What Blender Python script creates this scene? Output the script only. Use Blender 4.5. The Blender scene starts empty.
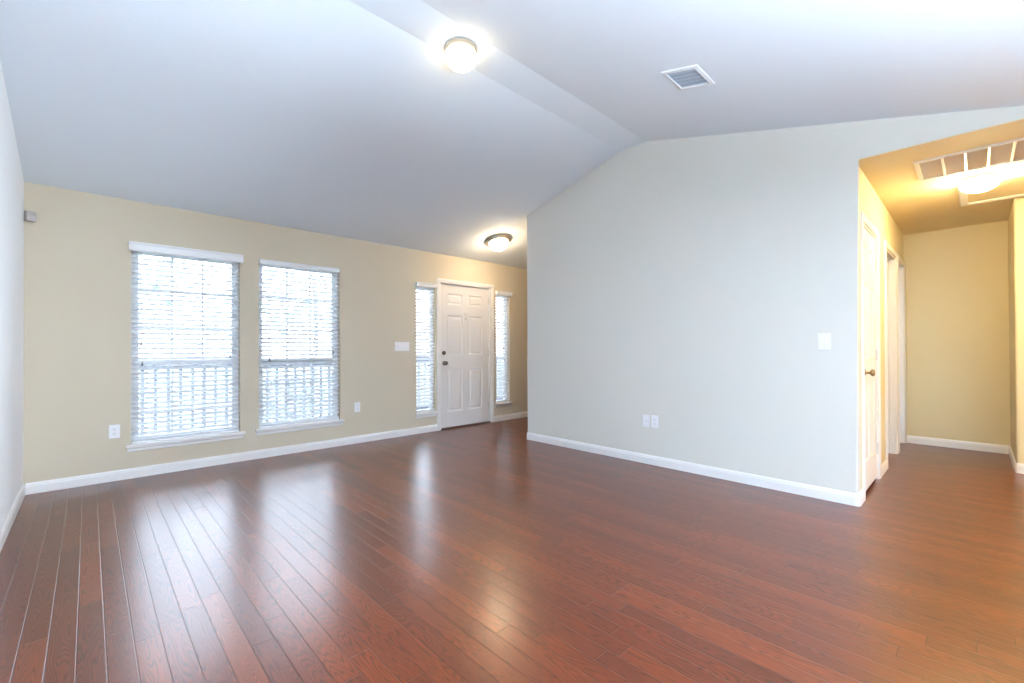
import bpy, bmesh, math, random
from mathutils import Matrix, Vector
random.seed(7)
C = bpy.context.scene.collection
SC = bpy.context.scene
R = math.radians

# ------------------------------------------------------------------ camera
cam = bpy.data.cameras.new('camera')
cam.sensor_width = 36.0
cam.lens = 36.0 * 442.536 / 1024
cam.shift_y = 4.474 / 1024
cam.clip_start = 0.02
cam.clip_end = 200
co = bpy.data.objects.new('camera', cam)
C.objects.link(co)
co.matrix_world = (Matrix.Translation((0, 0, 1.12)) @ Matrix.Rotation(R(-43.7184), 4, 'Z')
                   @ Matrix.Rotation(R(90.3567), 4, 'X') @ Matrix.Rotation(R(-0.2125), 4, 'Z'))
SC.camera = co

# ------------------------------------------------------------------ world: bright overcast daylight
w = bpy.data.worlds.new('World')
SC.world = w
w.use_nodes = True
nt = w.node_tree
bg = nt.nodes['Background']
tc = nt.nodes.new('ShaderNodeTexCoord')
sx = nt.nodes.new('ShaderNodeSeparateXYZ')
rp = nt.nodes.new('ShaderNodeValToRGB')
nt.links.new(tc.outputs['Generated'], sx.inputs[0])
nt.links.new(sx.outputs['Z'], rp.inputs[0])
nt.links.new(rp.outputs[0], bg.inputs[0])
rp.color_ramp.elements[0].position = 0.0
rp.color_ramp.elements[0].color = (0.78, 0.86, 1.0, 1)
rp.color_ramp.elements[1].position = 1.0
rp.color_ramp.elements[1].color = (0.66, 0.80, 1.0, 1)
bg.inputs['Strength'].default_value = 6.3

SC.view_settings.view_transform = 'Standard'
SC.view_settings.look = 'None'
SC.view_settings.gamma = 1
SC.view_settings.use_curve_mapping = False
SC.view_settings.exposure = 1.08
SC.cycles.max_bounces = 14
SC.cycles.diffuse_bounces = 8
SC.cycles.glossy_bounces = 5
SC.cycles.transmission_bounces = 8
SC.cycles.transparent_max_bounces = 16
SC.cycles.use_denoising = True
SC.cycles.sample_clamp_indirect = 8
SC.cycles.caustics_reflective = False
SC.cycles.caustics_refractive = False

def portal(x, y, z, sx_, sz_, rot):
    # light portal: guides sky sampling through a window opening, gives off nothing itself
    l = bpy.data.lights.new('sky_portal', 'AREA')
    l.shape = 'RECTANGLE'; l.size = sx_; l.size_y = sz_
    l.cycles.is_portal = True
    o = bpy.data.objects.new('sky_portal', l); C.objects.link(o)
    o.location = (x, y, z); o.rotation_euler = rot

XL, YB, XP, YE, YF, XH, YR, XR = -.3659, 5.1024, 3.9209, .575, 3.8352, 6.9502, -.2489, 5.965
YREAR = -3.7
WT = .15
# portals: added rear and left fill windows, the two front windows, two sidelights
portal(1.6, YREAR - .10, 1.15, 2.6, 2.1, (R(90), 0, R(180) + R(180)))
portal(XL - .10, -2.7, 1.5, 1.0, 1.2, (R(90), 0, R(-90)))
portal(.665, YB + .13, 1.18, .84, 1.76, (R(90), 0, R(180)))
portal(1.677, YB + .13, 1.18, .85, 1.76, (R(90), 0, R(180)))
portal(3.272, YB + .13, 1.15, .30, 1.76, (R(90), 0, R(180)))
portal(4.687, YB + .13, 1.15, .29, 1.76, (R(90), 0, R(180)))

# added fill lamp behind the camera, aimed up to brighten ceiling and room
fl = bpy.data.lights.new('bounce_fill', 'AREA'); fl.shape = 'DISK'; fl.size = .5
fl.energy = 235; fl.color = (.72, .87, 1.0); fl.spread = R(130)
fo = bpy.data.objects.new('bounce_fill', fl); C.objects.link(fo)
fo.location = (.8, -1.6, .8); fo.rotation_euler = (R(180 - 3), 0, 0)
# second added fill lamp at the kitchen side, brightens the left wall
f2 = bpy.data.lights.new('side_fill', 'AREA'); f2.shape = 'DISK'; f2.size = .7
f2.energy = 22; f2.color = (.80, .90, 1.0); f2.spread = R(60)
o2 = bpy.data.objects.new('side_fill', f2); C.objects.link(o2)
o2.location = (3.3, -1.5, 1.5)
o2.rotation_euler = (Vector((-.37, 1.9, 1.6)) - Vector((3.3, -1.5, 1.5))).to_track_quat('-Z', 'Y').to_euler()

# ------------------------------------------------------------------ materials
def mat(name, col, rough=.5, metal=0, bump=None, spec=.5, emit=None, var=0, coat=0):
    m = bpy.data.materials.new(name); m.use_nodes = True
    n = m.node_tree; b = n.nodes['Principled BSDF']
    b.inputs['Base Color'].default_value = (*col, 1)
    b.inputs['Roughness'].default_value = rough
    b.inputs['Metallic'].default_value = metal
    b.inputs['Specular IOR Level'].default_value = spec
    if coat: b.inputs['Coat Weight'].default_value = coat
    if emit:
        b.inputs['Emission Color'].default_value = (*emit[0], 1)
        b.inputs['Emission Strength'].default_value = emit[1]
    t = n.nodes.new('ShaderNodeTexCoord')
    if var:
        q = n.nodes.new('ShaderNodeTexNoise'); q.inputs['Scale'].default_value = 1.3; q.inputs['Detail'].default_value = 3
        n.links.new(t.outputs['Object'], q.inputs['Vector'])
        mr = n.nodes.new('ShaderNodeMapRange'); mr.inputs[3].default_value = 1 - var; mr.inputs[4].default_value = 1 + var
        n.links.new(q.outputs['Fac'], mr.inputs[0])
        mx = n.nodes.new('ShaderNodeVectorMath'); mx.operation = 'SCALE'
        mx.inputs[0].default_value = col
        n.links.new(mr.outputs[0], mx.inputs['Scale'])
        n.links.new(mx.outputs[0], b.inputs['Base Color'])
    if bump:
        sc, st, dist = bump
        q = n.nodes.new('ShaderNodeTexNoise'); q.inputs['Scale'].default_value = sc; q.inputs['Detail'].default_value = 4
        n.links.new(t.outputs['Object'], q.inputs['Vector'])
        bp = n.nodes.new('ShaderNodeBump'); bp.inputs['Strength'].default_value = st; bp.inputs['Distance'].default_value = dist
        n.links.new(q.outputs['Fac'], bp.inputs['Height'])
        n.links.new(bp.outputs[0], b.inputs['Normal'])
    return m

M = {}
M['tan'] = mat('tan_paint', (.60, .53, .41), .75, bump=(90, .25, .004), var=.02)
M['hall'] = mat('lamplit_hall_paint', (.68, .59, .37), .75, bump=(90, .25, .004), var=.02)  # back wall's tan, lightened to carry the hall's lamp light
M['hall_ceiling'] = mat('hall_ceiling_paint', (.74, .63, .40), .8, bump=(90, .3, .004))
M['grey'] = mat('daylit_partition_paint', (.66, .645, .59), .75, bump=(90, .25, .004), var=.015)  # bluish daylight on the beige partition is put into this paler colour
M['side'] = mat('daylit_wall_paint', (.84, .87, .90), .75, bump=(90, .25, .004), var=.015)  # bright bluish daylight on the left wall is mixed into this colour
M['ceil'] = mat('ceiling_paint', (.735, .81, .885), .85, bump=(60, .15, .004), var=.015)
M['trim'] = mat('white_trim_paint', (.80, .79, .78), .38)
M['door'] = mat('door_paint', (.72, .70, .69), .42)
M['hdoor'] = mat('hall_door_paint', (.80, .78, .74), .42)
M['plastic'] = mat('white_plastic', (.82, .82, .84), .35)
M['dark'] = mat('dark_slot', (.03, .03, .035), .6)
M['vinyl'] = mat('white_vinyl', (.80, .82, .84), .4)
M['nickel'] = mat('brushed_nickel', (.55, .50, .44), .35, metal=1)
M['pewter'] = mat('dark_pewter', (.16, .145, .13), .3, metal=1)
M['bronze'] = mat('aged_brass', (.30, .22, .12), .3, metal=1)
M['hinge'] = mat('painted_hinge', (.62, .60, .57), .4, metal=.3)
M['vent'] = mat('white_enamel_metal', (.76, .79, .83), .4)
M['duct'] = mat('duct_interior', (.5, .55, .62), .7)
M['filter'] = mat('filter_grey', (.62, .54, .43), .9, bump=(200, .4, .003))
M['thresh'] = mat('dark_threshold', (.09, .055, .04), .4)
M['lamp'] = mat('lit_glass', (.9, .88, .82), .3, emit=((1, .79, .45), 5))
M['lampf'] = mat('lit_glass_foyer', (.9, .88, .82), .3, emit=((1, .76, .48), 42))
M['lamph'] = mat('lit_glass_hall', (.9, .88, .82), .3, emit=((1, .76, .38), 105))
M['porch'] = mat('porch_concrete', (.55, .55, .55), .8, bump=(30, .3, .01), var=.1)
M['rail'] = mat('railing_paint', (.08, .09, .12), .5)
M['lawn'] = mat('lawn_green', (.36, .40, .32), .9, bump=(40, .6, .03), var=.2)
M['leaf'] = mat('leaf_green', (.30, .34, .31), .7, var=.3)
M['bark'] = mat('bark_brown', (.26, .25, .24), .85, bump=(30, .6, .02))
M['ext'] = mat('exterior_siding', (.55, .53, .50), .8)

def slat_mat():
    m = bpy.data.materials.new('blind_slat'); m.use_nodes = True
    n = m.node_tree; b = n.nodes['Principled BSDF']
    b.inputs['Base Color'].default_value = (.86, .87, .89, 1); b.inputs['Roughness'].default_value = .45
    tr = n.nodes.new('ShaderNodeBsdfTranslucent'); tr.inputs[0].default_value = (.93, .94, .97, 1)
    mx = n.nodes.new('ShaderNodeMixShader'); mx.inputs[0].default_value = .42
    n.links.new(b.outputs[0], mx.inputs[1]); n.links.new(tr.outputs[0], mx.inputs[2])
    n.links.new(mx.outputs[0], n.nodes['Material Output'].inputs[0])
    return m
M['slat'] = slat_mat()

def glass_mat():
    m = bpy.data.materials.new('window_glass'); m.use_nodes = True
    n = m.node_tree; n.nodes.remove(n.nodes['Principled BSDF'])
    t = n.nodes.new('ShaderNodeBsdfTransparent'); t.inputs[0].default_value = (.94, .96, .96, 1)
    g = n.nodes.new('ShaderNodeBsdfGlossy'); g.inputs['Roughness'].default_value = .02
    f = n.nodes.new('ShaderNodeFresnel'); f.inputs[0].default_value = 1.45
    mx = n.nodes.new('ShaderNodeMixShader')
    n.links.new(f.outputs[0], mx.inputs[0]); n.links.new(t.outputs[0], mx.inputs[1]); n.links.new(g.outputs[0], mx.inputs[2])
    n.links.new(mx.outputs[0], n.nodes['Material Output'].inputs[0])
    return m
M['glass'] = glass_mat()

def floor_mat():
    PW = .0793; X0 = -.1895
    m = bpy.data.materials.new('hardwood_planks'); m.use_nodes = True
    n = m.node_tree; L = n.links.new; b = n.nodes['Principled BSDF']
    def nd(t, **k):
        o = n.nodes.new(t)
        for a, v in k.items(): setattr(o, a, v)
        return o
    def mth(op, a, b_=None, c=None):
        o = nd('ShaderNodeMath', operation=op)
        for i, v in enumerate((a, b_, c)):
            if v is None: continue
            if isinstance(v, (int, float)): o.inputs[i].default_value = v
            else: L(v, o.inputs[i])
        return o.outputs[0]
    def comb(x, y, z=0):
        o = nd('ShaderNodeCombineXYZ')
        for i, v in enumerate((x, y, z)):
            if isinstance(v, (int, float)): o.inputs[i].default_value = v
            else: L(v, o.inputs[i])
        return o.outputs[0]
    g = nd('ShaderNodeNewGeometry'); s = nd('ShaderNodeSeparateXYZ'); L(g.outputs['Position'], s.inputs[0])
    x, y = s.outputs[0], s.outputs[1]
    u = mth('DIVIDE', mth('SUBTRACT', x, X0 - 200 * PW), PW)
    ui = mth('FLOOR', u); uf = mth('FRACT', u)
    wn = nd('ShaderNodeTexWhiteNoise', noise_dimensions='1D'); L(ui, wn.inputs['W'])
    plen = mth('ADD', mth('MULTIPLY', wn.outputs['Value'], .45), .62)
    wn2 = nd('ShaderNodeTexWhiteNoise', noise_dimensions='1D'); L(mth('ADD', ui, 31.7), wn2.inputs['W'])
    v = mth('ADD', mth('DIVIDE', mth('ADD', y, 50), plen), mth('MULTIPLY', wn2.outputs['Value'], 7))
    vi = mth('FLOOR', v); vf = mth('FRACT', v)
    cell = nd('ShaderNodeTexWhiteNoise', noise_dimensions='2D'); L(comb(ui, vi), cell.inputs['Vector'])
    rnd = cell.outputs['Value']
    sc_ = nd('ShaderNodeSeparateColor'); L(cell.outputs['Color'], sc_.inputs[0])
    # cathedral grain: rings of a stretched, per-plank shifted coordinate
    gv = comb(mth('ADD', mth('MULTIPLY', x, 26), mth('MULTIPLY', rnd, 91)), mth('ADD', mth('MULTIPLY', y, 2.1), mth('MULTIPLY', sc_.outputs[1], 57)), 0)
    n1 = nd('ShaderNodeTexNoise'); n1.inputs['Scale'].default_value = .55; n1.inputs['Detail'].default_value = 1.5; L(gv, n1.inputs['Vector'])
    rings = mth('SINE', mth('MULTIPLY', n1.outputs['Fac'], 210))
    rings = mth('ADD', mth('MULTIPLY', rings, .5), .5)
    rings = mth('POWER', rings, 2.2)
    fv = comb(mth('MULTIPLY', x, 420), mth('MULTIPLY', y, 14), mth('MULTIPLY', rnd, 30))
    n2 = nd('ShaderNodeTexNoise'); n2.inputs['Scale'].default_value = 1; n2.inputs['Detail'].default_value = 3; L(fv, n2.inputs['Vector'])
    n3 = nd('ShaderNodeTexNoise'); n3.inputs['Scale'].default_value = 2.5; n3.inputs['Detail'].default_value = 2; L(comb(mth('MULTIPLY', x, 5), y, mth('MULTIPLY', rnd, 20)), n3.inputs['Vector'])
    ramp = nd('ShaderNodeValToRGB'); e = ramp.color_ramp.elements
    e[0].position = 0; e[0].color = FLOOR_COLS[0]
    e[1].position = 1; e[1].color = FLOOR_COLS[3]
    a = e.new(.35); a.color = FLOOR_COLS[1]
    a = e.new(.72); a.color = FLOOR_COLS[2]
    L(mth('ADD', mth('MULTIPLY', rnd, .75), mth('MULTIPLY', n3.outputs['Fac'], .3)), ramp.inputs[0])
    dark = mth('SUBTRACT', 1.30, mth('MULTIPLY', rings, .70))
    dark = mth('MULTIPLY', dark, mth('ADD', .55, mth('MULTIPLY', n2.outputs['Fac'], .90)))
    # joints
    du = mth('MULTIPLY', mth('MINIMUM', uf, mth('SUBTRACT', 1, uf)), PW)
    dv = mth('MULTIPLY', mth('MINIMUM', vf, mth('SUBTRACT', 1, vf)), plen)
    dj = mth('MINIMUM', du, dv)
    seam = nd('ShaderNodeMapRange', interpolation_type='SMOOTHSTEP'); L(dj, seam.inputs[0])
    seam.inputs[1].default_value = .0004; seam.inputs[2].default_value = .0016
    seam.inputs[3].default_value = .30; seam.inputs[4].default_value = 1
    fac = mth('MULTIPLY', dark, seam.outputs[0])
    vm = nd('ShaderNodeVectorMath', operation='SCALE'); L(ramp.outputs[0], vm.inputs[0]); L(fac, vm.inputs['Scale'])
    L(vm.outputs[0], b.inputs['Base Color'])
    # bump: eased plank edges plus open grain
    bev = nd('ShaderNodeMapRange', interpolation_type='SMOOTHSTEP'); L(dj, bev.inputs[0])
    bev.inputs[1].default_value = 0; bev.inputs[2].default_value = .0035; bev.inputs[3].default_value = 0; bev.inputs[4].default_value = 1
    tilt = mth('MULTIPLY', mth('MULTIPLY', mth('SUBTRACT', uf, .5), mth('SUBTRACT', sc_.outputs[2], .5)), .10)
    h = mth('ADD', mth('ADD', bev.outputs[0], tilt), mth('ADD', mth('MULTIPLY', n2.outputs['Fac'], .10), mth('MULTIPLY', rings, -.05)))
    h = mth('ADD', h, mth('MULTIPLY', n3.outputs['Fac'], .05))
    bp = nd('ShaderNodeBump'); bp.inputs['Strength'].default_value = 1; bp.inputs['Distance'].default_value = .0011
    L(h, bp.inputs['Height']); L(bp.outputs[0], b.inputs['Normal'])
    b.inputs['Roughness'].default_value = .27
    rr = mth('ADD', .27, mth('MULTIPLY', n2.outputs['Fac'], .12)); L(rr, b.inputs['Roughness'])
    b.inputs['Specular IOR Level'].default_value = .42
    b.inputs['Coat Weight'].default_value = .42; b.inputs['Coat Roughness'].default_value = .22
    return m
FLOOR_COLS = [(.072, .0130, .0036, 1), (.096, .0175, .0040, 1), (.120, .0225, .0045, 1), (.152, .031, .0060, 1)]
M['floor'] = floor_mat()

# ------------------------------------------------------------------ helpers
def obj(name, bm, m, parent=None, smooth=False, kind=None, loc=None):
    me = bpy.data.meshes.new(name)
    bmesh.ops.recalc_face_normals(bm, faces=bm.faces)
    bm.to_mesh(me); bm.free()
    me.materials.append(M[m] if isinstance(m, str) else m)
    if smooth:
        for p in me.polygons: p.use_smooth = True
    o = bpy.data.objects.new(name, me); C.objects.link(o)
    if parent: o.parent = parent
    if kind: o['kind'] = kind
    if loc: o.location = loc
    return o
def empty(name, loc, label=None, cat=None, group=None, kind=None, rot=None):
    o = bpy.data.objects.new(name, None); C.objects.link(o); o.location = loc
    o.empty_display_size = .05
    if rot: o.rotation_euler = rot
    if label: o['label'] = label
    if cat: o['category'] = cat
    if group: o['group'] = group
    if kind: o['kind'] = kind
    return o
def box(bm, a, b, bev=0, mtx=None):
    v0 = [Vector((x, y, z)) for x in (a[0], b[0]) for y in (a[1], b[1]) for z in (a[2], b[2])]
    if mtx: v0 = [mtx @ p for p in v0]
    vs = [bm.verts.new(p) for p in v0]
    F = [(0, 1, 3, 2), (4, 6, 7, 5), (0, 4, 5, 1), (2, 3, 7, 6), (0, 2, 6, 4), (1, 5, 7, 3)]
    fs = [bm.faces.new([vs[i] for i in f]) for f in F]
    if bev:
        es = list({e for f in fs for e in f.edges})
        bmesh.ops.bevel(bm, geom=es, offset=bev, segments=2, affect='EDGES', profile=.5)
    return bm
def B(*boxes, bev=0):
    bm = bmesh.new()
    for a, b in boxes: box(bm, a, b, bev)
    return bm
def prism(bm, pts, axis, a, b):
    """polygon pts in the plane perpendicular to axis, extruded from a to b"""
    def mk(p, t):
        return {'x': (t, p[0], p[1]), 'y': (p[0], t, p[1]), 'z': (p[0], p[1], t)}[axis]
    v1 = [bm.verts.new(mk(p, a)) for p in pts]; v2 = [bm.verts.new(mk(p, b)) for p in pts]
    bm.faces.new(v1); bm.faces.new(v2[::-1])
    k = len(pts)
    for i in range(k):
        bm.faces.new((v1[i], v1[(i + 1) % k], v2[(i + 1) % k], v2[i]))
    return bm
def lathe(bm, prof, seg=40, mtx=None):
    """prof: (r, z) pairs, turned round Z"""
    rings = []
    for r, z in prof:
        if r < 1e-6:
            p = Vector((0, 0, z)); rings.append([bm.verts.new(mtx @ p if mtx else p)])
        else:
            rg = []
            for i in range(seg):
                t = 2 * math.pi * i / seg; p = Vector((r * math.cos(t), r * math.sin(t), z))
                rg.append(bm.verts.new(mtx @ p if mtx else p))
            rings.append(rg)
    for a, b in zip(rings, rings[1:]):
        for i in range(seg):
            j = (i + 1) % seg
            if len(a) == 1 and len(b) == 1: continue
            if len(a) == 1: bm.faces.new((a[0], b[i], b[j]))
            elif len(b) == 1: bm.faces.new((a[i], a[j], b[0]))
            else: bm.faces.new((a[i], a[j], b[j], b[i]))
    return bm
def tube(bm, pts, r, seg=8):
    prev = None
    for k, p in enumerate(pts):
        p = Vector(p)
        d = (Vector(pts[min(k + 1, len(pts) - 1)]) - Vector(pts[max(k - 1, 0)])).normalized()
        u = d.orthogonal().normalized(); q = d.cross(u)
        ring = [bm.verts.new(p + (u * math.cos(2 * math.pi * i / seg) + q * math.sin(2 * math.pi * i / seg)) * r) for i in range(seg)]
        if prev:
            for i in range(seg): bm.faces.new((prev[i], prev[(i + 1) % seg], ring[(i + 1) % seg], ring[i]))
        else: bm.faces.new(ring)
        prev = ring
    bm.faces.new(prev[::-1])
    return bm
def grid_wall(axis, c0, c1, us, zs, holes):
    """wall slab between c0 and c1 on the axis, with rectangular holes (u0,u1,z0,z1)"""
    bm = bmesh.new(); vv = {}
    def V(i, j, c):
        k = (i, j, c)
        if k not in vv:
            u, z, t = us[i], zs[j], (c0, c1)[c]
            vv[k] = bm.verts.new((u, t, z) if axis == 'y' else (t, u, z))
        return vv[k]
    def solid(i, j):
        if not (0 <= i < len(us) - 1 and 0 <= j < len(zs) - 1): return False
        u, z = (us[i] + us[i + 1]) / 2, (zs[j] + zs[j + 1]) / 2
        return not any(h[0] < u < h[1] and h[2] < z < h[3] for h in holes)
    for i in range(len(us) - 1):
        for j in range(len(zs) - 1):
            if not solid(i, j): continue
            for c in (0, 1): bm.faces.new((V(i, j, c), V(i + 1, j, c), V(i + 1, j + 1, c), V(i, j + 1, c)))
            if not solid(i - 1, j): bm.faces.new((V(i, j, 0), V(i, j, 1), V(i, j + 1, 1), V(i, j + 1, 0)))
            if not solid(i + 1, j): bm.faces.new((V(i + 1, j, 0), V(i + 1, j, 1), V(i + 1, j + 1, 1), V(i + 1, j + 1, 0)))
            if not solid(i, j - 1): bm.faces.new((V(i, j, 0), V(i, j, 1), V(i + 1, j, 1), V(i + 1, j, 0)))
            if not solid(i, j + 1): bm.faces.new((V(i, j + 1, 0), V(i, j + 1, 1), V(i + 1, j + 1, 1), V(i + 1, j + 1, 0)))
    return bm
def cuts(lo, hi, *vals): return sorted({lo, hi, *[v for p in vals for v in p]})

# ------------------------------------------------------------------ shell
HC = 2.444
YK1, YK2, ZK, ZB = 2.481, 2.196, 3.132, 2.4333
S1 = (ZK - ZB) / (YB - YK1); S2 = .2538
YS = YK2 - (ZK - HC) / S2          # where the near slope reaches the flat rear ceiling
XF = 6.35                          # far end of the foyer
def zc(y):
    if y > YK1: return ZK - (y - YK1) * S1
    if y > YK2: return ZK
    if y > YS: return ZK - (YK2 - y) * S2
    return HC

obj('floor', B(((XL - .2, YREAR - .2, -.12), (XH + .2, YB + .15, 0))), 'floor', kind='structure')

W1 = (.268, 1.100, .289, 2.045); W2 = (1.268, 2.113, .296, 2.062)
SL1 = (3.128, 3.425, .262, 1.985); SL2 = (4.537, 4.826, .272, 1.995)
DR = (3.507, 4.432, -1, 2.050)
holes = [W1, W2, SL1, SL2, DR]
obj('wall_back', grid_wall('y', YB, YB + WT, cuts(XL, XF, *[h[:2] for h in holes]), cuts(0, ZB, *[(max(h[2], 0), h[3]) for h in holes]), holes),
    'tan', kind='structure')

# left wall with an unseen window added behind the camera for fill light
LW = (-3.2, -2.2, .9, 2.1)
bm = grid_wall('x', XL - WT, XL, cuts(YREAR, YS, LW[:2]), cuts(0, HC, LW[2:]), [LW])
prism(bm, [(YS, 0), (YB + WT, 0), (YB + WT, zc(YB + WT)), (YK1, ZK), (YK2, ZK), (YS, HC)], 'x', XL - WT, XL)
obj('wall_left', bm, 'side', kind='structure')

RW = (.3, 2.9, .05, 2.15)  # unseen rear opening added to let in fill daylight
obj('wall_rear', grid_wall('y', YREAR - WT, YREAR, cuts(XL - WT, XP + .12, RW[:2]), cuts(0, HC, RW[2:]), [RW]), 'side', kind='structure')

# partition with the hall opening in it; its exposed corners are eased round
YO = -1.15                          # far jamb of the hall opening, out of frame
bm = bmesh.new()
prism(bm, [(YF, 0), (YF, zc(YF)), (YK1, ZK), (YK2, ZK), (YS, HC + .02), (YS, HC + .004), (YE, HC + .004), (YE, 0)], 'x', XP, XP + .12)
bm.edges.ensure_lookup_table()
ed = []
for e in bm.edges:
    a, b = e.verts[0].co, e.verts[1].co
    if abs(a.x - XP) < 1e-4 and abs(b.x - XP) < 1e-4 and abs(a.y - b.y) < 1e-4 and (abs(a.y - YF) < 1e-4 or abs(a.y - YE) < 1e-4):
        ed.append(e)
bmesh.ops.bevel(bm, geom=ed, offset=.018, segments=5, affect='EDGES', profile=.5)
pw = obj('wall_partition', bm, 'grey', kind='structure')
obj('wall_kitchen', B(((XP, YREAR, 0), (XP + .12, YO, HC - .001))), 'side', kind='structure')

# foyer wall behind the partition and foyer end
obj('wall_foyer', grid_wall('y', YF - .12, YF, [XP + .12, XF], [0, zc(YF)], []), 'tan', kind='structure')
obj('wall_foyer_end', B(((XF, YF - .12, 0), (XF + .1, YB + WT, zc(YF)))), 'tan', kind='structure')

# hall walls. door_2 (closed), door_3 and door_4 (open doorways)
D2 = (4.150, 4.850, -1, 2.062); D3 = (5.375, 6.140, -1, 2.062); D4 = (6.300, 6.885, -1, 2.062)
obj('wall_hall', grid_wall('y', YE, YE + .115, cuts(XP + .12, XH + .12, D2[:2], D3[:2], D4[:2]), [0, 2.062, HC], [D2, D3, D4]),
    'hall', kind='structure')
obj('wall_hall_return', B(((XP + .018, YE + .0005, 0), (XP + .13, YE + .1, HC - .002))), 'hall', kind='structure')
bm = B(((XH, YR, 0), (XH + .12, YE, HC)))
obj('wall_hall_end', bm, 'hall', kind='structure')
bm = bmesh.new()
prism(bm, [(XR, YR), (XH + .12, YR), (XH + .12, YR - .12), (XR + .12, YR - .12), (XR + .12, -2.6), (XR, -2.6)], 'z', 0, HC)
e_ = [e for e in bm.edges if all(abs(v.co.x - XR) < 1e-4 and abs(v.co.y - YR) < 1e-4 for v in e.verts)]
bmesh.ops.bevel(bm, geom=e_, offset=.018, segments=5, affect='EDGES', profile=.5)
obj('wall_hall_right', bm, 'hall', kind='structure')
obj('wall_hall_rear', B(((XP + .12, -2.72, 0), (XR + .12, -2.6, HC))), 'hall', kind='structure')
# rooms behind the doorways
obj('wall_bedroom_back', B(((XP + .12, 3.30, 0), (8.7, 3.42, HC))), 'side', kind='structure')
obj('wall_bedroom_divider', B(((5.02, YE + .115, 0), (5.12, 3.30, HC))), 'tan', kind='structure')
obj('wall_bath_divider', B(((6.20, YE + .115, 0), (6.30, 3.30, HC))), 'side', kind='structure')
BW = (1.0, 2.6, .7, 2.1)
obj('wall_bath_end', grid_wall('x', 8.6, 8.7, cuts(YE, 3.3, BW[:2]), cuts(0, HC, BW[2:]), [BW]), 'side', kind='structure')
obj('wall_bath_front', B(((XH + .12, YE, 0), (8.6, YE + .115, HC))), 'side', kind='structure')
obj('floor_bath', B(((XH + .2, YE, -.12), (8.7, 3.42, 0))), 'floor', kind='structure')

# ceilings
bm = bmesh.new()
T = .1
prism(bm, [(YREAR - WT, HC), (YS, HC), (YK2, ZK), (YK1, ZK), (YB + WT, zc(YB + WT)), (YB + WT, ZK + T), (YREAR - WT, ZK + T)], 'x', XL - WT, XP + .12)
prism(bm, [(YF - .12, zc(YF - .12)), (YB + WT, zc(YB + WT)), (YB + WT, ZK + T), (YF - .12, ZK + T)], 'x', XP + .1201, XF + .1)
obj('ceiling', bm, 'ceil', kind='structure')
GR = (4.290, 4.738, -.43, .268)     # return-air opening through the hall ceiling
bm = bmesh.new(); us = cuts(XP + .115, 8.7, GR[:2]); vs = cuts(-2.72, 3.42, GR[2:])
for i in range(len(us) - 1):
    for j in range(len(vs) - 1):
        if not (i == 1 and j == 1): box(bm, (us[i], vs[j], HC), (us[i + 1], vs[j + 1], HC + .1))
box(bm, (XP + .003, -2.72, HC), (XP + .116, YE, HC + .0039))
obj('ceiling_hall', bm, 'hall_ceiling', kind='structure')

# ------------------------------------------------------------------ baseboards
def baseboard(name, path, m='trim', h=.088, t=.013):
    """path of floor points; the board stands to the left of the walking direction"""
    prof = [(0, 0), (t, 0), (t, h * .70), (t * .8, h * .76), (t * .75, h * .86), (t * .4, h * .95), (t * .2, h), (0, h)]
    bm = bmesh.new(); rings = []
    P = [Vector((p[0], p[1])) for p in path]
    for i, p in enumerate(P):
        d1 = (P[i] - P[i - 1]).normalized() if i else (P[1] - P[0]).normalized()
        d2 = (P[i + 1] - P[i]).normalized() if i < len(P) - 1 else d1
        n1 = Vector((-d1.y, d1.x)); n2 = Vector((-d2.y, d2.x))
        nn = (n1 + n2).normalized(); k = 1 / max(.3, nn.dot(n1))
        rings.append([bm.verts.new((p.x + nn.x * a * k, p.y + nn.y * a * k, z + .0005)) for a, z in prof])
    K = len(prof)
    for a, b in zip(rings, rings[1:]):
        for i in range(K): bm.faces.new((a[i], a[(i + 1) % K], b[(i + 1) % K], b[i]))
    bm.faces.new(rings[0]); bm.faces.new(rings[-1][::-1])
    return obj(name, bm, m, kind='structure')
CW = .060                            # casing width
def arc(cx, cy, r, a0, a1, n=4): return [(cx + r * math.cos(R(a0 + (a1 - a0) * i / n)), cy + r * math.sin(R(a0 + (a1 - a0) * i / n))) for i in range(n + 1)]
# inside of each wall is on the left when walking
baseboard('baseboard_left', [(XL, YB), (XL, YREAR)])
baseboard('baseboard_back', [(DR[0] - CW + .01, YB), (XL + .013, YB)])
baseboard('baseboard_foyer', [(XF, YB), (DR[1] + CW - .01, YB)])
r_ = .018
p = [(XF, YF), (XP + r_, YF)] + arc(XP + r_, YF - r_, r_, 90, 180)[1:] + [(XP, YE + r_)] + arc(XP + r_, YE + r_, r_, 180, 270)[1:] + [(D2[0] - CW + .004, YE)]
# walking from the foyer round the partition: wall lies on the left, so reverse
baseboard('baseboard_partition', p[::-1])
baseboard('baseboard_hall', [(D3[0] - CW + .004, YE), (D2[1] + CW - .004, YE)][::1])
baseboard('baseboard_hall_middle', [(D4[0] - CW + .004, YE), (D3[1] + CW - .004, YE)])
q = [(XR, -2.6), (XR, YR - r_)] + arc(XR + r_, YR - r_, r_, 180, 90)[1:] + [(XH, YR), (XH, YE - .018)]
baseboard('baseboard_right', q)

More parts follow.
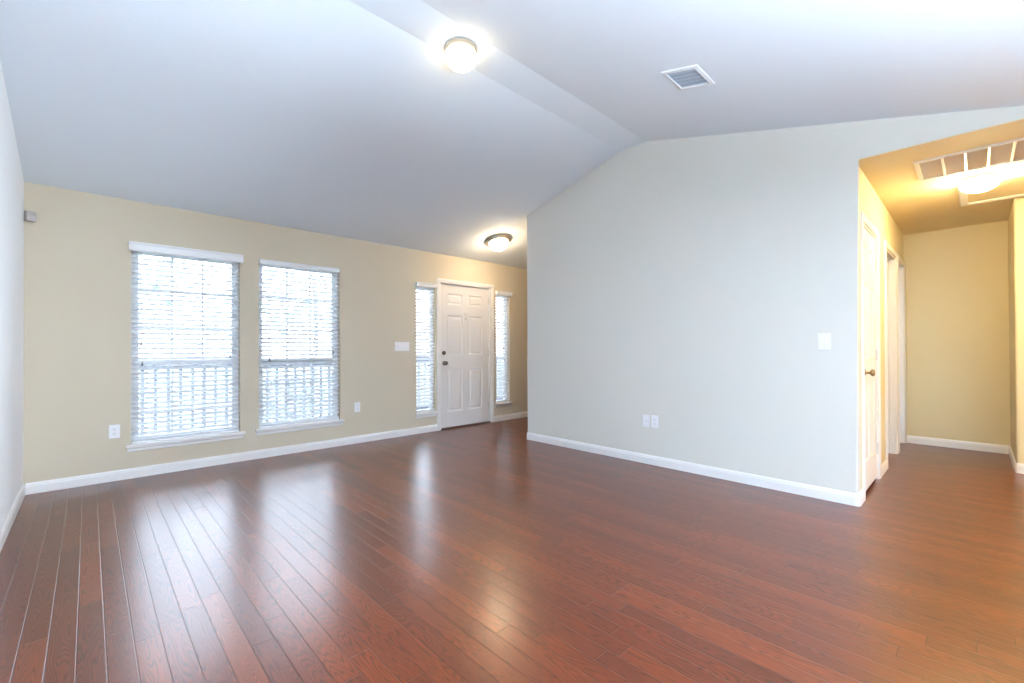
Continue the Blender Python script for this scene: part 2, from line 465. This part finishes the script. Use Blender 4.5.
# ------------------------------------------------------------------ windows
def mirror_box(bm, x0, x1, y0, y1, z0, z1): box(bm, (x0, y0, z0), (x1, y1, z1))
def window(name, hole, sill=True, rows=3, cols=3, hung=True, sill_dx=.038, c=YB, clip=None, deep=.072):
    x0, x1, z0, z1 = hole
    w_ = empty(name, ((x0 + x1) / 2, c, z0), kind='structure')
    ox, oz = (x0 + x1) / 2, z0
    def bx(a, b): return ((a[0] - ox, a[1] - c, a[2] - oz), (b[0] - ox, b[1] - c, b[2] - oz))
    def ob(n_, boxes, m, par=w_, bev=.002):
        return obj(n_, B(*[bx(a, b) for a, b in boxes], bev=bev), m, par)
    Y0, Y1 = c + deep, c + deep + .05
    f = .026 if hung else .014
    ob('window_frame', [((x0 + .001, Y0, z0 + .001), (x0 + f, Y1, z1 - .001)), ((x1 - f, Y0, z0 + .001), (x1 - .001, Y1, z1 - .001)),
                        ((x0 + f, Y0, z1 - f), (x1 - f, Y1, z1 - .001)), ((x0 + f, Y0, z0 + .001), (x1 - f, Y1, z0 + f))], 'vinyl')
    zm = 1.0
    a0, a1 = x0 + f, x1 - f
    s = .030 if hung else .016
    def sash(nm, zb, zt, ya, yb):
        so = ob(nm, [((a0, ya, zb), (a0 + s, yb, zt)), ((a1 - s, ya, zb), (a1, yb, zt)),
                     ((a0 + s, ya, zt - s * 1.1), (a1 - s, yb, zt)), ((a0 + s, ya, zb), (a1 - s, yb, zb + s * 1.1))], 'vinyl')
        b0, b1, c0, c1 = a0 + s, a1 - s, zb + s * 1.1, zt - s * 1.1
        ym = (ya + yb) / 2
        bars = [((b0 + (b1 - b0) * i / cols - .008, ym - .006, c0), (b0 + (b1 - b0) * i / cols + .008, ym + .006, c1)) for i in range(1, cols)]
        bars += [((b0, ym - .0055, c0 + (c1 - c0) * j / rows - .008), (b1, ym + .0055, c0 + (c1 - c0) * j / rows + .008)) for j in range(1, rows)]
        if bars: ob('muntin_grid', bars, 'vinyl', so, bev=0)
        ob('glass_pane', [((b0, ym + .007, c0), (b1, ym + .010, c1))], 'glass', so, bev=0)
    if hung:
        sash('lower_sash', z0 + f, zm + .03, Y0 + .002, Y0 + .024)
        sash('upper_sash', zm - .025, z1 - f, Y0 + .025, Y0 + .047)
    else:
        sash('sash', z0 + f, z1 - f, Y0 + .01, Y0 + .035)
    if sill:
        sd = sill_dx
        xa, xb = x0 - sd, x1 + sd
        if clip: xa, xb = max(xa, clip[0]), min(xb, clip[1])
        bm = bmesh.new()
        # stool: inside the opening, plus horned nosing into the room
        box(bm, (x0 + .001 - ox, -.001, -.012), (x1 - .001 - ox, deep + .001, .0095))
        box(bm, (xa - ox, -.034, -.012), (xb - ox, -.0005, .0095), .004)
        obj('window_sill', bm, 'trim', w_)
        bm = bmesh.new()
        ap = [(-.0005, -.012), (-.020, -.012), (-.020, -.022), (-.012, -.032), (-.011, -.052), (-.006, -.058), (-.0005, -.058)]
        prism(bm, ap, 'x', xa + .012 - ox, xb - .012 - ox)
        obj('apron', bm, 'trim', w_)
    return w_
window('window_1', W1)
window('window_2', W2)
window('window_3', SL1, rows=1, cols=1, hung=False, sill_dx=.022, deep=.062, clip=(0, DR[0] - CW - .002))
window('window_4', SL2, rows=1, cols=1, hung=False, sill_dx=.030, deep=.062, clip=(DR[1] + CW + .002, 9))

# added rear and left fill windows (behind the camera): plain frames with glass
def simple_window(name, axis, c, u0, u1, z0, z1, n):
    w_ = empty(name, (0, 0, 0), kind='structure')
    bm = bmesh.new(); t = .05
    def bb(ua, ub, za, zb, d=.02):
        if axis == 'y': box(bm, (ua, c - d, za), (ub, c + d, zb))
        else: box(bm, (c - d, ua, za), (c + d, ub, zb))
    bb(u0, u0 + t, z0, z1); bb(u1 - t, u1, z0, z1); bb(u0 + t, u1 - t, z0, z0 + t); bb(u0 + t, u1 - t, z1 - t, z1)
    for i in range(1, n):
        u = u0 + (u1 - u0) * i / n; bb(u - t / 2, u + t / 2, z0 + t, z1 - t)
    obj('window_frame', bm, 'vinyl', w_)
    bm = bmesh.new(); bb(u0 + t, u1 - t, z0 + t, z1 - t, .002)
    obj('glass_pane', bm, 'glass', w_)
simple_window('added_window_5', 'y', YREAR - .075, *RW, 3)
simple_window('added_window_6', 'x', XL - .075, *LW, 1)
simple_window('window_7', 'x', 8.65, *BW, 2)

# ------------------------------------------------------------------ blinds
def blind(hole, label, group, ztop, zbot, val=None, valh=.065, inset=.038, pitch=.0445, tilt=27, tassels=(), lad=(.09,), wide=.05):
    x0, x1, z0, z1 = hole
    ox = (x0 + x1) / 2
    o = empty('window_blind', (ox, YB + inset, z0), label, 'blind', group)
    hw = (x1 - x0) / 2 - .006
    bm = bmesh.new()
    if val:                          # valance standing proud of the wall with returns
        a, b = val[0] - ox, val[1] - ox
        zt = ztop - z0
        pr = [(-inset - .046, zt - valh), (-inset - .052, zt - valh + .008), (-inset - .050, zt - .022), (-inset - .058, zt - .008), (-inset - .058, zt), (-inset - .040, zt), (-inset - .040, zt - valh)]
        prism(bm, pr, 'x', a, b)
        box(bm, (a, -inset - .040, zt - valh), (a + .008, -inset - .0005, zt))
        box(bm, (b - .008, -inset - .040, zt - valh), (b, -inset - .0005, zt))
    else:
        zt = ztop - z0
        pr = [(-.034, zt - valh), (-.040, zt - valh + .006), (-.038, zt - .014), (-.042, zt - .004), (-.042, zt), (-.030, zt), (-.030, zt - valh)]
        prism(bm, pr, 'x', -hw, hw)
    obj('valance', bm, 'vinyl', o)
    hz = min(z1 - .004, ztop) - z0
    obj('headrail', B(((-hw, -.026, hz - .045), (hw, .026, hz - .001))), 'vinyl', o)
    # slats: curved section, one mesh
    bm = bmesh.new(); ct, st = math.cos(R(tilt)), math.sin(R(tilt))
    zz = hz - .062; k = 0
    zb = zbot - z0
    n = 0
    while zz > zb + .05:
        sec = []
        for j in range(5):
            s = (j / 4 - .5) * wide; cr = .0028 * (1 - (2 * j / 4 - 1) ** 2)
            sec.append((s, cr))
        up = [(s, c_ + .0017) for s, c_ in sec]; lo = [(s, c_ - .0017) for s, c_ in sec][::-1]
        pts = [(s * ct - c_ * st, zz + s * st + c_ * ct) for s, c_ in up + lo]
        sag = random.uniform(-.0012, .0012)
        prism(bm, [(a, b + sag) for a, b in pts], 'x', -hw + random.uniform(0, .003), hw - random.uniform(0, .003))
        zz -= pitch; n += 1
    obj('slats', bm, 'slat', o)
    # stacked extra slats and bottom rail
    obj('bottom_rail', B(((-hw, -.025, zb + .002), (hw, .025, zb + .018)), ((-hw, -.025, zb + .021), (hw, .025, zb + .024)), ((-hw, -.025, zb + .029), (hw, .025, zb + .032)), bev=0), 'vinyl', o)
    bm = bmesh.new()
    for f in lad:
        for s in (-1, 1):
            x = s * (hw - f)
            for y in (-.027, .027): tube(bm, [(x, y, hz - .04), (x, y, zb + .02)], .0011, 5)
            tube(bm, [(x + .006, -.027, hz - .04), (x + .006, -.027, zb + .02)], .0009, 5)
    obj('ladder_cord', bm, 'vinyl', o)
    for tx, tz in tassels:
        t = bmesh.new(); x = tx - ox; z = tz - z0
        tube(t, [(x, -.032, hz - .02), (x + .002, -.034, z + .02)], .0012, 5)
        c_ = obj('pull_cord', t, 'vinyl', o)
        t = bmesh.new()
        lathe(t, [(0, .018), (.004, .017), (.006, .004), (.009, -.016), (.008, -.02), (0, -.021)], 12, Matrix.Translation((x + .002, -.034, z)))
        obj('tassel', t, 'tassel', c_)
    return o
M['tassel'] = mat('grey_tassel', (.22, .22, .24), .5)
G = 'white slatted blinds on the front wall'
blind(W1, 'wide white slatted blind nearest the left wall corner, with an overhanging white valance', G, 2.066, .298, val=(.248, 1.117), valh=.078,
      tassels=((.335, 1.18), (.342, 1.00), (1.01, 1.06)), lad=(.10,))
blind(W2, 'wide white slatted blind with a flush top rail, next to the wall switch plate', G, 2.060, .305, valh=.052,
      tassels=((1.36, 1.25), (1.365, 1.02), (2.03, 1.09)), lad=(.10,))
blind(SL1, 'narrow white slatted blind left of the white front door', G, 2.002, .272, val=(3.114, 3.436), valh=.055, inset=.032, tilt=38,
      tassels=((3.30, 1.09), (3.315, .90)), lad=(.05,))
blind(SL2, 'narrow white slatted blind right of the white front door', G, 2.010, .282, val=(4.524, 4.842), valh=.055, inset=.032, tilt=38,
      tassels=((4.69, 1.13), (4.71, .94)), lad=(.05,))

# ------------------------------------------------------------------ doors
def panel_slab(w_, h, t, panels, flip=False):
    """slab from x=0..w, z=0..h, front face at y=0, panels recessed with a raised field"""
    us = cuts(0, w_, *[(p[0], p[1]) for p in panels]); zs = cuts(0, h, *[(p[2], p[3]) for p in panels])
    bm = bmesh.new()
    vv = {}
    def V(u, z, y=0):
        k = (round(u, 5), round(z, 5), round(y, 5))
        if k not in vv: vv[k] = bm.verts.new((u, y, z))
        return vv[k]
    for i in range(len(us) - 1):
        for j in range(len(zs) - 1):
            u, z = (us[i] + us[i + 1]) / 2, (zs[j] + zs[j + 1]) / 2
            if any(p[0] < u < p[1] and p[2] < z < p[3] for p in panels): continue
            bm.faces.new((V(us[i], zs[j]), V(us[i + 1], zs[j]), V(us[i + 1], zs[j + 1]), V(us[i], zs[j + 1])))
    for p in panels:
        rings = []
        for off, y in ((0, 0), (.006, .004), (.018, .0085), (.026, .0085), (.044, .002), (.05, .002)):
            a, b, c_, d = p[0] + off, p[1] - off, p[2] + off, p[3] - off
            rings.append([V(a, c_, y), V(b, c_, y), V(b, d, y), V(a, d, y)])
        for r0, r1 in zip(rings, rings[1:]):
            for i in range(4): bm.faces.new((r0[i], r0[(i + 1) % 4], r1[(i + 1) % 4], r1[i]))
        bm.faces.new(rings[-1])
    c4 = [V(0, 0), V(w_, 0), V(w_, h), V(0, h)]
    b4 = [V(0, 0, t), V(w_, 0, t), V(w_, h, t), V(0, h, t)]
    bm.faces.new(b4[::-1])
    # sides: build along the front border verts
    def side(fr, b0, b1): bm.faces.new(fr + [b1, b0])
    side([V(u, 0) for u in us], b4[0], b4[1])
    side([V(w_, z) for z in zs], b4[1], b4[2])
    side([V(u, h) for u in us[::-1]], b4[2], b4[3])
    side([V(0, z) for z in zs[::-1]], b4[3], b4[0])
    return bm
def six(w_, st, mid, rows):
    c = w_ / 2
    return [(a, b, z0, z1) for z0, z1 in rows for a, b in ((st, c - mid / 2), (c + mid / 2, w_ - st))]
def casing_bm(x0, x1, zt, cw, t=.017, rev=.006, foot=0.0005):
    """three mitred boards round an opening; local y negative is into the room"""
    bm = bmesh.new()
    prof = [(0, 0), (0, -t * .55), (.008, -t * .7), (.016, -t * .75), (cw * .62, -t), (cw - .006, -t), (cw, -t * .8), (cw, 0)]
    path = [((x0 - rev), foot, -1, 0), ((x0 - rev), zt + rev, -1, 1), ((x1 + rev), zt + rev, 1, 1), ((x1 + rev), foot, 1, 0)]
    rings = [[bm.verts.new((px + a * dx, y, pz + a * dz)) for a, y in prof] for px, pz, dx, dz in path]
    K = len(prof)
    for a, b in zip(rings, rings[1:]):
        for i in range(K): bm.faces.new((a[i], a[(i + 1) % K], b[(i + 1) % K], b[i]))
    bm.faces.new(rings[0]); bm.faces.new(rings[-1][::-1])
    return bm
def knob(parent, x, y, z, m, rose=.031, r=.026, proj=.062, name='door_knob'):
    bm = bmesh.new()
    mt = Matrix.Translation((x, y, z)) @ Matrix.Rotation(R(90), 4, 'X')
    lathe(bm, [(0, 0), (rose, 0), (rose, .004), (rose * .8, .009), (.011, .012), (.010, proj * .5), (.016, proj * .58), (r * .95, proj * .7), (r, proj * .82), (r * .8, proj * .95), (r * .4, proj), (0, proj)], 24, mt)
    return obj(name, bm, m, parent, smooth=True)
# front door
d = empty('door_1', (0, YB, 0), kind='structure')
lw, lh = .886, 2.012
rows = [(.215, .815), (1.01, 1.580), (1.725, 1.885)]
leaf = obj('door_leaf', panel_slab(lw, lh, .044, six(lw, .125, .11, rows)), 'door', d, loc=(3.526, .030, .020))
knob(leaf, .069, -.0005, .902, 'pewter', rose=.034, r=.030)
bm = bmesh.new(); lathe(bm, [(0, 0), (.030, 0), (.030, .006), (.024, .014), (.012, .016), (0, .016)], 24, Matrix.Translation((.062, -.0005, 1.044)) @ Matrix.Rotation(R(90), 4, 'X'))
box(bm, (.058, -.032, 1.031), (.066, -.015, 1.057), .0015)
obj('deadbolt', bm, 'pewter', leaf, smooth=False)
# wreath hook / knocker at the centre
bm = bmesh.new()
pts = [(.448 + .030 * math.sin(t), -.014, 1.60 - .038 * math.cos(t)) for t in [R(-150 + 300 * i / 16) for i in range(17)]]
tube(bm, pts, .004, 8)
box(bm, (.440, -.014, 1.556), (.456, -.0005, 1.572), .002)
box(bm, (.424, -.013, 1.625), (.472, -.0005, 1.636), .002)
obj('door_knocker', bm, 'plastic', leaf)
obj('peephole', lathe(bmesh.new(), [(0, 0), (.008, 0), (.008, .004), (.005, .005), (0, .004)], 16, Matrix.Translation((.448, -.0005, 1.535)) @ Matrix.Rotation(R(90), 4, 'X')), 'bronze', leaf)
for z in (.24, 1.03, 1.83):
    bm = bmesh.new(); lathe(bm, [(0, -.05), (.0065, -.05), (.0065, .05), (0, .05)], 12, Matrix.Translation((lw + .006, -.003, z)))
    box(bm, (lw - .008, -.002, z - .045), (lw + .004, .0, z + .045))
    obj('hinge', bm, 'hinge', leaf)
obj('door_jamb', B(((3.507, 0, .001), (3.521, WT - .005, 2.049)), ((4.417, 0, .001), (4.4315, WT - .005, 2.049)), ((3.521, 0, 2.037), (4.417, WT - .005, 2.049)),
                   ((3.521, .077, .02), (3.533, .10, 2.037)), ((4.405, .077, .02), (4.417, .10, 2.037)), ((3.533, .077, 2.024), (4.405, .10, 2.037))), 'trim', d)
obj('casing', casing_bm(3.507, 4.432, 2.042, CW - .012), 'trim', d)
obj('threshold', B(((3.522, -.012, .0005), (4.416, WT - .005, .018)), bev=.003), 'thresh', d)
# closed hall door
d = empty('door_2', (0, YE, 0), kind='structure')
lw2 = D2[1] - D2[0] - .036
leaf = obj('door_leaf', panel_slab(lw2, 2.015, .035, six(lw2, .10, .09, rows)), 'hdoor', d, loc=(D2[0] + .018, .006, .025))
knob(leaf, .065, -.0005, .905, 'bronze', rose=.030, r=.027, proj=.066)
for z in (.24, 1.03, 1.80):
    bm = bmesh.new(); lathe(bm, [(0, -.045), (.006, -.045), (.006, .045), (0, .045)], 12, Matrix.Translation((lw2 + .003, -.005, z)))
    box(bm, (lw2 - .010, -.0015, z - .044), (lw2 + .002, .0, z + .044))
    obj('hinge', bm, 'hinge', leaf)
def jamb(d, D, stop=True, dep=.114, c=YE):
    bx = [((D[0], 0, .001), (D[0] + .015, dep, D[3] - .001)), ((D[1] - .015, 0, .001), (D[1], dep, D[3] - .001)), ((D[0] + .015, 0, D[3] - .016), (D[1] - .015, dep, D[3] - .001))]
    if stop:
        bx += [((D[0] + .015, .045, .001), (D[0] + .025, .078, D[3] - .016)), ((D[1] - .025, .045, .001), (D[1] - .015, .078, D[3] - .016)),
               ((D[0] + .025, .045, D[3] - .026), (D[1] - .025, .078, D[3] - .016))]
    obj('door_jamb', B(*bx), 'trim', d)
    obj('casing', casing_bm(D[0], D[1], D[3] - .004, CW - .008, t=.016), 'trim', d)
jamb(d, D2)
for nm, D in (('door_3', D3), ('door_4', D4)):
    d = empty(nm, (0, YE, 0), kind='structure'); jamb(d, D)

# ------------------------------------------------------------------ ceiling lights
def light(kind_, loc, label, lm, rot=None, scale_=1):
    o = empty('ceiling_light', loc, label, 'ceiling light', 'round flush ceiling lights', rot=rot)
    bm = bmesh.new()
    if kind_ == 'globe':
        k = scale_
        lathe(bm, [(0, -.0005), (.100 * k, -.0005), (.106 * k, -.004), (.106 * k, -.030), (.100 * k, -.034), (.090 * k, -.032), (0, -.026)], 48)
        obj('mounting_ring', bm, 'nickel', o, smooth=False)
        bm = bmesh.new()
        pr = [(.088, -.033), (.099, -.040), (.107, -.055), (.108, -.073), (.099, -.096), (.079, -.116), (.050, -.129), (.020, -.134), (0, -.135)]
        if k < 1: pr = [(.088, -.033), (.108, -.037), (.1135, -.046), (.112, -.060), (.101, -.080), (.080, -.098), (.050, -.111), (.020, -.116), (0, -.117)]
        lathe(bm, pr, 48)
        obj('glass_shade', bm, lm, o, smooth=True)
    else:
        lathe(bm, [(0, -.0005), (.150, -.0005), (.172, -.006), (.178, -.016), (.176, -.026), (.160, -.040), (.146, -.046), (.134, -.044), (0, -.030)], 56)
        obj('mounting_ring', bm, 'nickel', o, smooth=True)
        bm = bmesh.new()
        lathe(bm, [(.128, -.044), (.127, -.058), (.117, -.088), (.096, -.114), (.066, -.134), (.030, -.144), (0, -.146)], 48)
        obj('glass_shade', bm, lm, o, smooth=True)
        bm = bmesh.new(); lathe(bm, [(0, -.145), (.009, -.146), (.010, -.152), (.005, -.160), (0, -.162)], 16)
        obj('finial', bm, 'nickel', o, smooth=True)
    return o
light('globe', (1.795, 2.36, ZK), 'round white globe light on the ridge of the vaulted ceiling', 'lamp')
fy = 4.475
light('bowl', (4.022, fy, zc(fy)), 'nickel rimmed glass bowl light on the sloped ceiling near the front door', 'lampf', rot=(-math.atan(S1), 0, 0))
light('globe', (5.0, -.034, HC), 'round white globe light on the tan hall ceiling beside the attic hatch', 'lamph', scale_=.92)

light('globe', (4.95, -1.75, HC), 'round white globe light added out of view to brighten the hall', 'lamph', scale_=.92)  # added unseen lamp, brightens the hall floor and walls

# ------------------------------------------------------------------ ceiling vent on the near slope
ang = math.atan(S2)
cy = 1.292; czz = zc(cy)
o = empty('ceiling_vent', (2.850, cy, czz), 'small white louvred air vent on the sloping ceiling above the blank wall', 'air vent', rot=(ang, 0, 0))
hx, hy, fr = .140, .124, .024
bm = bmesh.new()
outer = [(-hx, -hy), (hx, -hy), (hx, hy), (-hx, hy)]; inner = [(-hx + fr, -hy + fr), (hx - fr, -hy + fr), (hx - fr, hy - fr), (-hx + fr, hy - fr)]
def ring(bm, polys):
    rs = [[bm.verts.new((x, y, z)) for x, y in pl] for pl, z in polys]
    for a, b in zip(rs, rs[1:] + rs[:1]):
        for i in range(4): bm.faces.new((a[i], a[(i + 1) % 4], b[(i + 1) % 4], b[i]))
mid = [(x * .985, y * .985) for x, y in outer]
ring(bm, [(outer, -.0005), (outer, -.004), (mid, -.008), (inner, -.013), (inner, -.0005)])
obj('vent_frame', bm, 'vent', o)
bm = bmesh.new()
for i in range(5):
    x = -hx + fr + (2 * hx - 2 * fr) * (i + .5) / 5
    box(bm, (-.0155, -hy + fr, -.0007), (.0155, hy - fr, .0007), mtx=Matrix.Translation((x, 0, -.0085)) @ Matrix.Rotation(R(-24), 4, 'Y'))
obj('louvres', bm, 'vent', o)
obj('duct_backing', B(((-hx + fr, -hy + fr, -.0012), (hx - fr, hy - fr, -.0004))), 'duct', o)

# ------------------------------------------------------------------ return-air grille in the hall ceiling
gx0, gx1, gy0, gy1 = 4.264, 4.764, -.46, .295
o = empty('return_air_grille', ((gx0 + gx1) / 2, (gy0 + gy1) / 2, HC), 'large white return air grille with divided panels on the hall ceiling', 'air vent')
cx_, cy_ = (gx0 + gx1) / 2, (gy0 + gy1) / 2
hx, hy = (gx1 - gx0) / 2, (gy1 - gy0) / 2
bm = bmesh.new(); fr = .024
outer = [(-hx, -hy), (hx, -hy), (hx, hy), (-hx, hy)]; inner = [(-hx + fr, -hy + fr), (hx - fr, -hy + fr), (hx - fr, hy - fr), (-hx + fr, hy - fr)]
ring(bm, [(outer, -.0005), (outer, -.006), (inner, -.012), (inner, .010)])
obj('grille_frame', bm, 'trim', o)
for k in range(1, 7):
    y = hy - .113 * k - .033
    if y < -hy + .03: break
    obj('divider_bar', B(((-hx + fr, y - .0065, -.010), (hx - fr, y + .0065, -.002)), bev=.001), 'trim', o)
bm = bmesh.new(); k = 0
xx = -hx + fr + .006
while xx < hx - fr - .004:
    box(bm, (-.0065, -hy + fr, -.0005), (.0065, hy - fr, .0005), mtx=Matrix.Translation((xx, 0, .004)) @ Matrix.Rotation(R(38), 4, 'Y')); xx += .0145
obj('louvres', bm, 'filter', o)
obj('filter_backing', B(((-hx + fr, -hy + fr, .020), (hx - fr, hy - fr, .024))), 'filter', o)

# attic hatch
hx0, hx1, hy0, hy1 = 5.15, 5.87, -.80, .088
o = empty('attic_hatch', ((hx0 + hx1) / 2, (hy0 + hy1) / 2, HC), 'tan attic hatch panel with raised cream trim on the hall ceiling', 'attic hatch')
hx, hy = (hx1 - hx0) / 2, (hy1 - hy0) / 2; fr = .055
bm = bmesh.new()
outer = [(-hx, -hy), (hx, -hy), (hx, hy), (-hx, hy)]; m1 = [(-hx + .012, -hy + .012), (hx - .012, -hy + .012), (hx - .012, hy - .012), (-hx + .012, hy - .012)]
inner = [(-hx + fr, -hy + fr), (hx - fr, -hy + fr), (hx - fr, hy - fr), (-hx + fr, hy - fr)]
ring(bm, [(outer, -.0005), (outer, -.013), (m1, -.018), (inner, -.010), (inner, -.0005)])
obj('hatch_trim', bm, 'trim', o)
obj('hatch_panel', B(((-hx + fr, -hy + fr, -.004), (hx - fr, hy - fr, -.0003))), 'hall_ceiling', o)

# ------------------------------------------------------------------ wall plates and small devices
def plate(name, loc, rotz, label, cat, w_=.072, h=.116, kind_='outlet', gangs=1, group=None):
    """local: x across, y out of the wall is negative"""
    o = empty(name, loc, label, cat, group, rot=(0, 0, rotz))
    bm = bmesh.new(); box(bm, (-w_ / 2, -.006, -h / 2), (w_ / 2, -.0003, h / 2), .002)
    obj('cover_plate', bm, 'plastic', o)
    for g_ in range(gangs):
        gx = (g_ - (gangs - 1) / 2) * .046
        if kind_ == 'outlet':
            for s in (-1, 1):
                bm = bmesh.new()
                lathe(bm, [(0, 0), (.0165, 0), (.0165, .0015), (.015, .0022), (0, .0022)], 20, Matrix.Translation((gx, -.0060, s * .0195)) @ Matrix.Rotation(R(90), 4, 'X') @ Matrix.Scale(.86, 4, (0, 1, 0)))
                rc = obj('receptacle', bm, 'plastic', o)
                obj('slots', B(((gx - .0075, -.0088, s * .0195 - .002), (gx - .0052, -.0081, s * .0195 + .007)), ((gx + .0052, -.0088, s * .0195 - .002), (gx + .0075, -.0081, s * .0195 + .006)),
                               ((gx - .0022, -.0088, s * .0195 - .010), (gx + .0022, -.0081, s * .0195 - .006))), 'dark', rc)
        elif kind_ == 'rocker':
            bm = bmesh.new()
            prism(bm, [(-.006, -.033), (-.0075, -.033), (-.0115, .033), (-.006, .033)], 'x', gx - .0165, gx + .0165)
            obj('rocker_switch', bm, 'plastic', o)
            obj('screw', lathe(bmesh.new(), [(0, 0), (.003, 0), (.003, .0008), (0, .001)], 10, Matrix.Translation((gx, -.006, -.046)) @ Matrix.Rotation(R(90), 4, 'X')), 'hinge', o)
        elif kind_ == 'toggle':
            bm = bmesh.new()
            box(bm, (-.005, -.020, -.006), (.005, -.0055, .006), .001, Matrix.Translation((gx, 0, 0)) @ Matrix.Rotation(R(-25), 4, 'X'))
            obj('toggle', bm, 'plastic', o)
        elif kind_ == 'jack':
            obj('jack', lathe(bmesh.new(), [(0, 0), (.006, 0), (.006, .006), (.0045, .006), (.0045, .010), (0, .010)], 14, Matrix.Translation((gx, -.006, 0)) @ Matrix.Rotation(R(90), 4, 'X')), 'hinge', o)
    return o
GO = 'white wall plates'
plate('wall_outlet', (.160, YB, .424), 0, 'white outlet low on the tan wall left of the first wide blind', 'outlet')
plate('wall_outlet', (2.317, YB, .431), 0, 'white outlet low on the tan wall right of the second wide blind', 'outlet')
plate('light_switch', (2.918, YB, 1.154), 0, 'wide four-gang white switch plate on the tan wall left of the narrow blind', 'light switch', w_=.208, h=.116, kind_='toggle', gangs=4)
plate('light_switch', (XP, .765, 1.164), R(-90), 'white rocker switch on the pale grey wall near the hall corner', 'light switch', w_=.078, h=.122, kind_='rocker')
plate('cable_plate', (XP, 2.212, .414), R(-90), 'blank looking white cable plate on the pale grey wall, left of its neighbour outlet', 'wall plate', kind_='jack')
plate('wall_outlet', (XP, 2.121, .417), R(-90), 'white outlet on the pale grey wall, beside the cable plate', 'outlet')
# motion sensor in the corner
o = empty('motion_sensor', (XL + .036, YB - .033, 2.163), 'small beige motion sensor box high in the left wall corner', 'motion sensor', rot=(0, 0, R(38)))
M['sensor_lens'] = mat('sensor_window_plastic', (.52, .48, .47), .35)
M['sensor'] = mat('beige_plastic', (.42, .38, .36), .5)
bm = bmesh.new(); box(bm, (-.030, -.018, -.040), (.030, .018, .040), .006)
obj('sensor_body', bm, 'sensor', o)
bm = bmesh.new(); box(bm, (-.022, -.0205, -.028), (.022, -.0175, .002), .001)
obj('sensor_lens', bm, 'sensor_lens', o)

# ------------------------------------------------------------------ outside: porch, railing, lawn, planting
obj('ground', B(((-30, YB + 2.6, -.6), (40, 60, -.5)), ((-30, -40, -.6), (XL - WT - .01, YB + 2.6, -.5)), ((XL - WT - .01, -40, -.6), (9.2, YREAR - WT - .01, -.5)), ((9.2, -40, -.6), (40, YB + 2.6, -.5)), ((XL - WT - .01, YB + WT + .01, -.6), (9.2, YB + 2.6, -.5))), 'lawn', kind='structure')
obj('porch_floor', B(((-1.2, YB + WT + .01, -.49), (7.2, YB + 1.9, -.05))), 'porch', kind='structure')
o = empty('porch_railing', (0, YB + 1.7, -.05), 'painted porch railing with upright balusters seen through the blinds', 'railing')
obj('top_rail', B(((-1.1, -.035, .93), (7.1, .035, 1.03)), bev=.006), 'rail', o)
obj('bottom_rail', B(((-1.1, -.025, .10), (7.1, .025, .15)), bev=.004), 'rail', o)
x = -1.0
while x < 7.05:
    obj('baluster', B(((x - .017, -.017, .15), (x + .017, .017, .93)), bev=.002), 'rail', o); x += .1215
for x in (-1.13, 2.75, 7.13):
    obj('post', B(((x - .05, -.05, 0), (x + .05, .05, 1.10)), bev=.004), 'rail', o)
def shrub(name, x, y, r, h, label, cat, trunk=False):
    o = empty(name, (x, y, -.5), label, cat, 'planting beyond the porch railing')
    bm = bmesh.new()
    n = 420
    for k in range(n):
        a = random.uniform(0, 6.283); rr = r * math.sqrt(random.random()); zz = h * (.35 if trunk else .05) + random.random() * h * (.65 if trunk else .95)
        t = (zz / h - (.65 if trunk else .5)) / (.36 if trunk else .52)
        rr *= math.sqrt(max(.05, 1 - t * t))
        c_ = Vector((rr * math.cos(a), rr * math.sin(a), zz)); s = random.uniform(.06, .12) * max(1, h / 2.5)
        u = Vector((random.gauss(0, 1), random.gauss(0, 1), random.gauss(0, .6))).normalized(); v = u.orthogonal().normalized()
        bm.faces.new([bm.verts.new(c_ + p_) for p_ in (-u * s, -v * s * .5, u * s, v * s * .5)])
    obj('foliage', bm, 'leaf', o)
    bm = bmesh.new(); tube(bm, [(0, 0, 0), (.03, .02, h * .35), (0, .03, h * .7)], .09 if trunk else .03, 8)
    obj('trunk', bm, 'bark', o)
shrub('tree', 0.1, YB + 14, 2.4, 6.5, 'leafy tree beyond the porch, seen through the first wide blind', 'tree', True)
shrub('tree', 6.5, YB + 13, 2.6, 6.5, 'leafy tree farther off, seen through the second wide blind', 'tree', True)
shrub('shrub', 2.6, YB + 3.3, .7, 1.1, 'low shrub just beyond the porch railing', 'shrub')
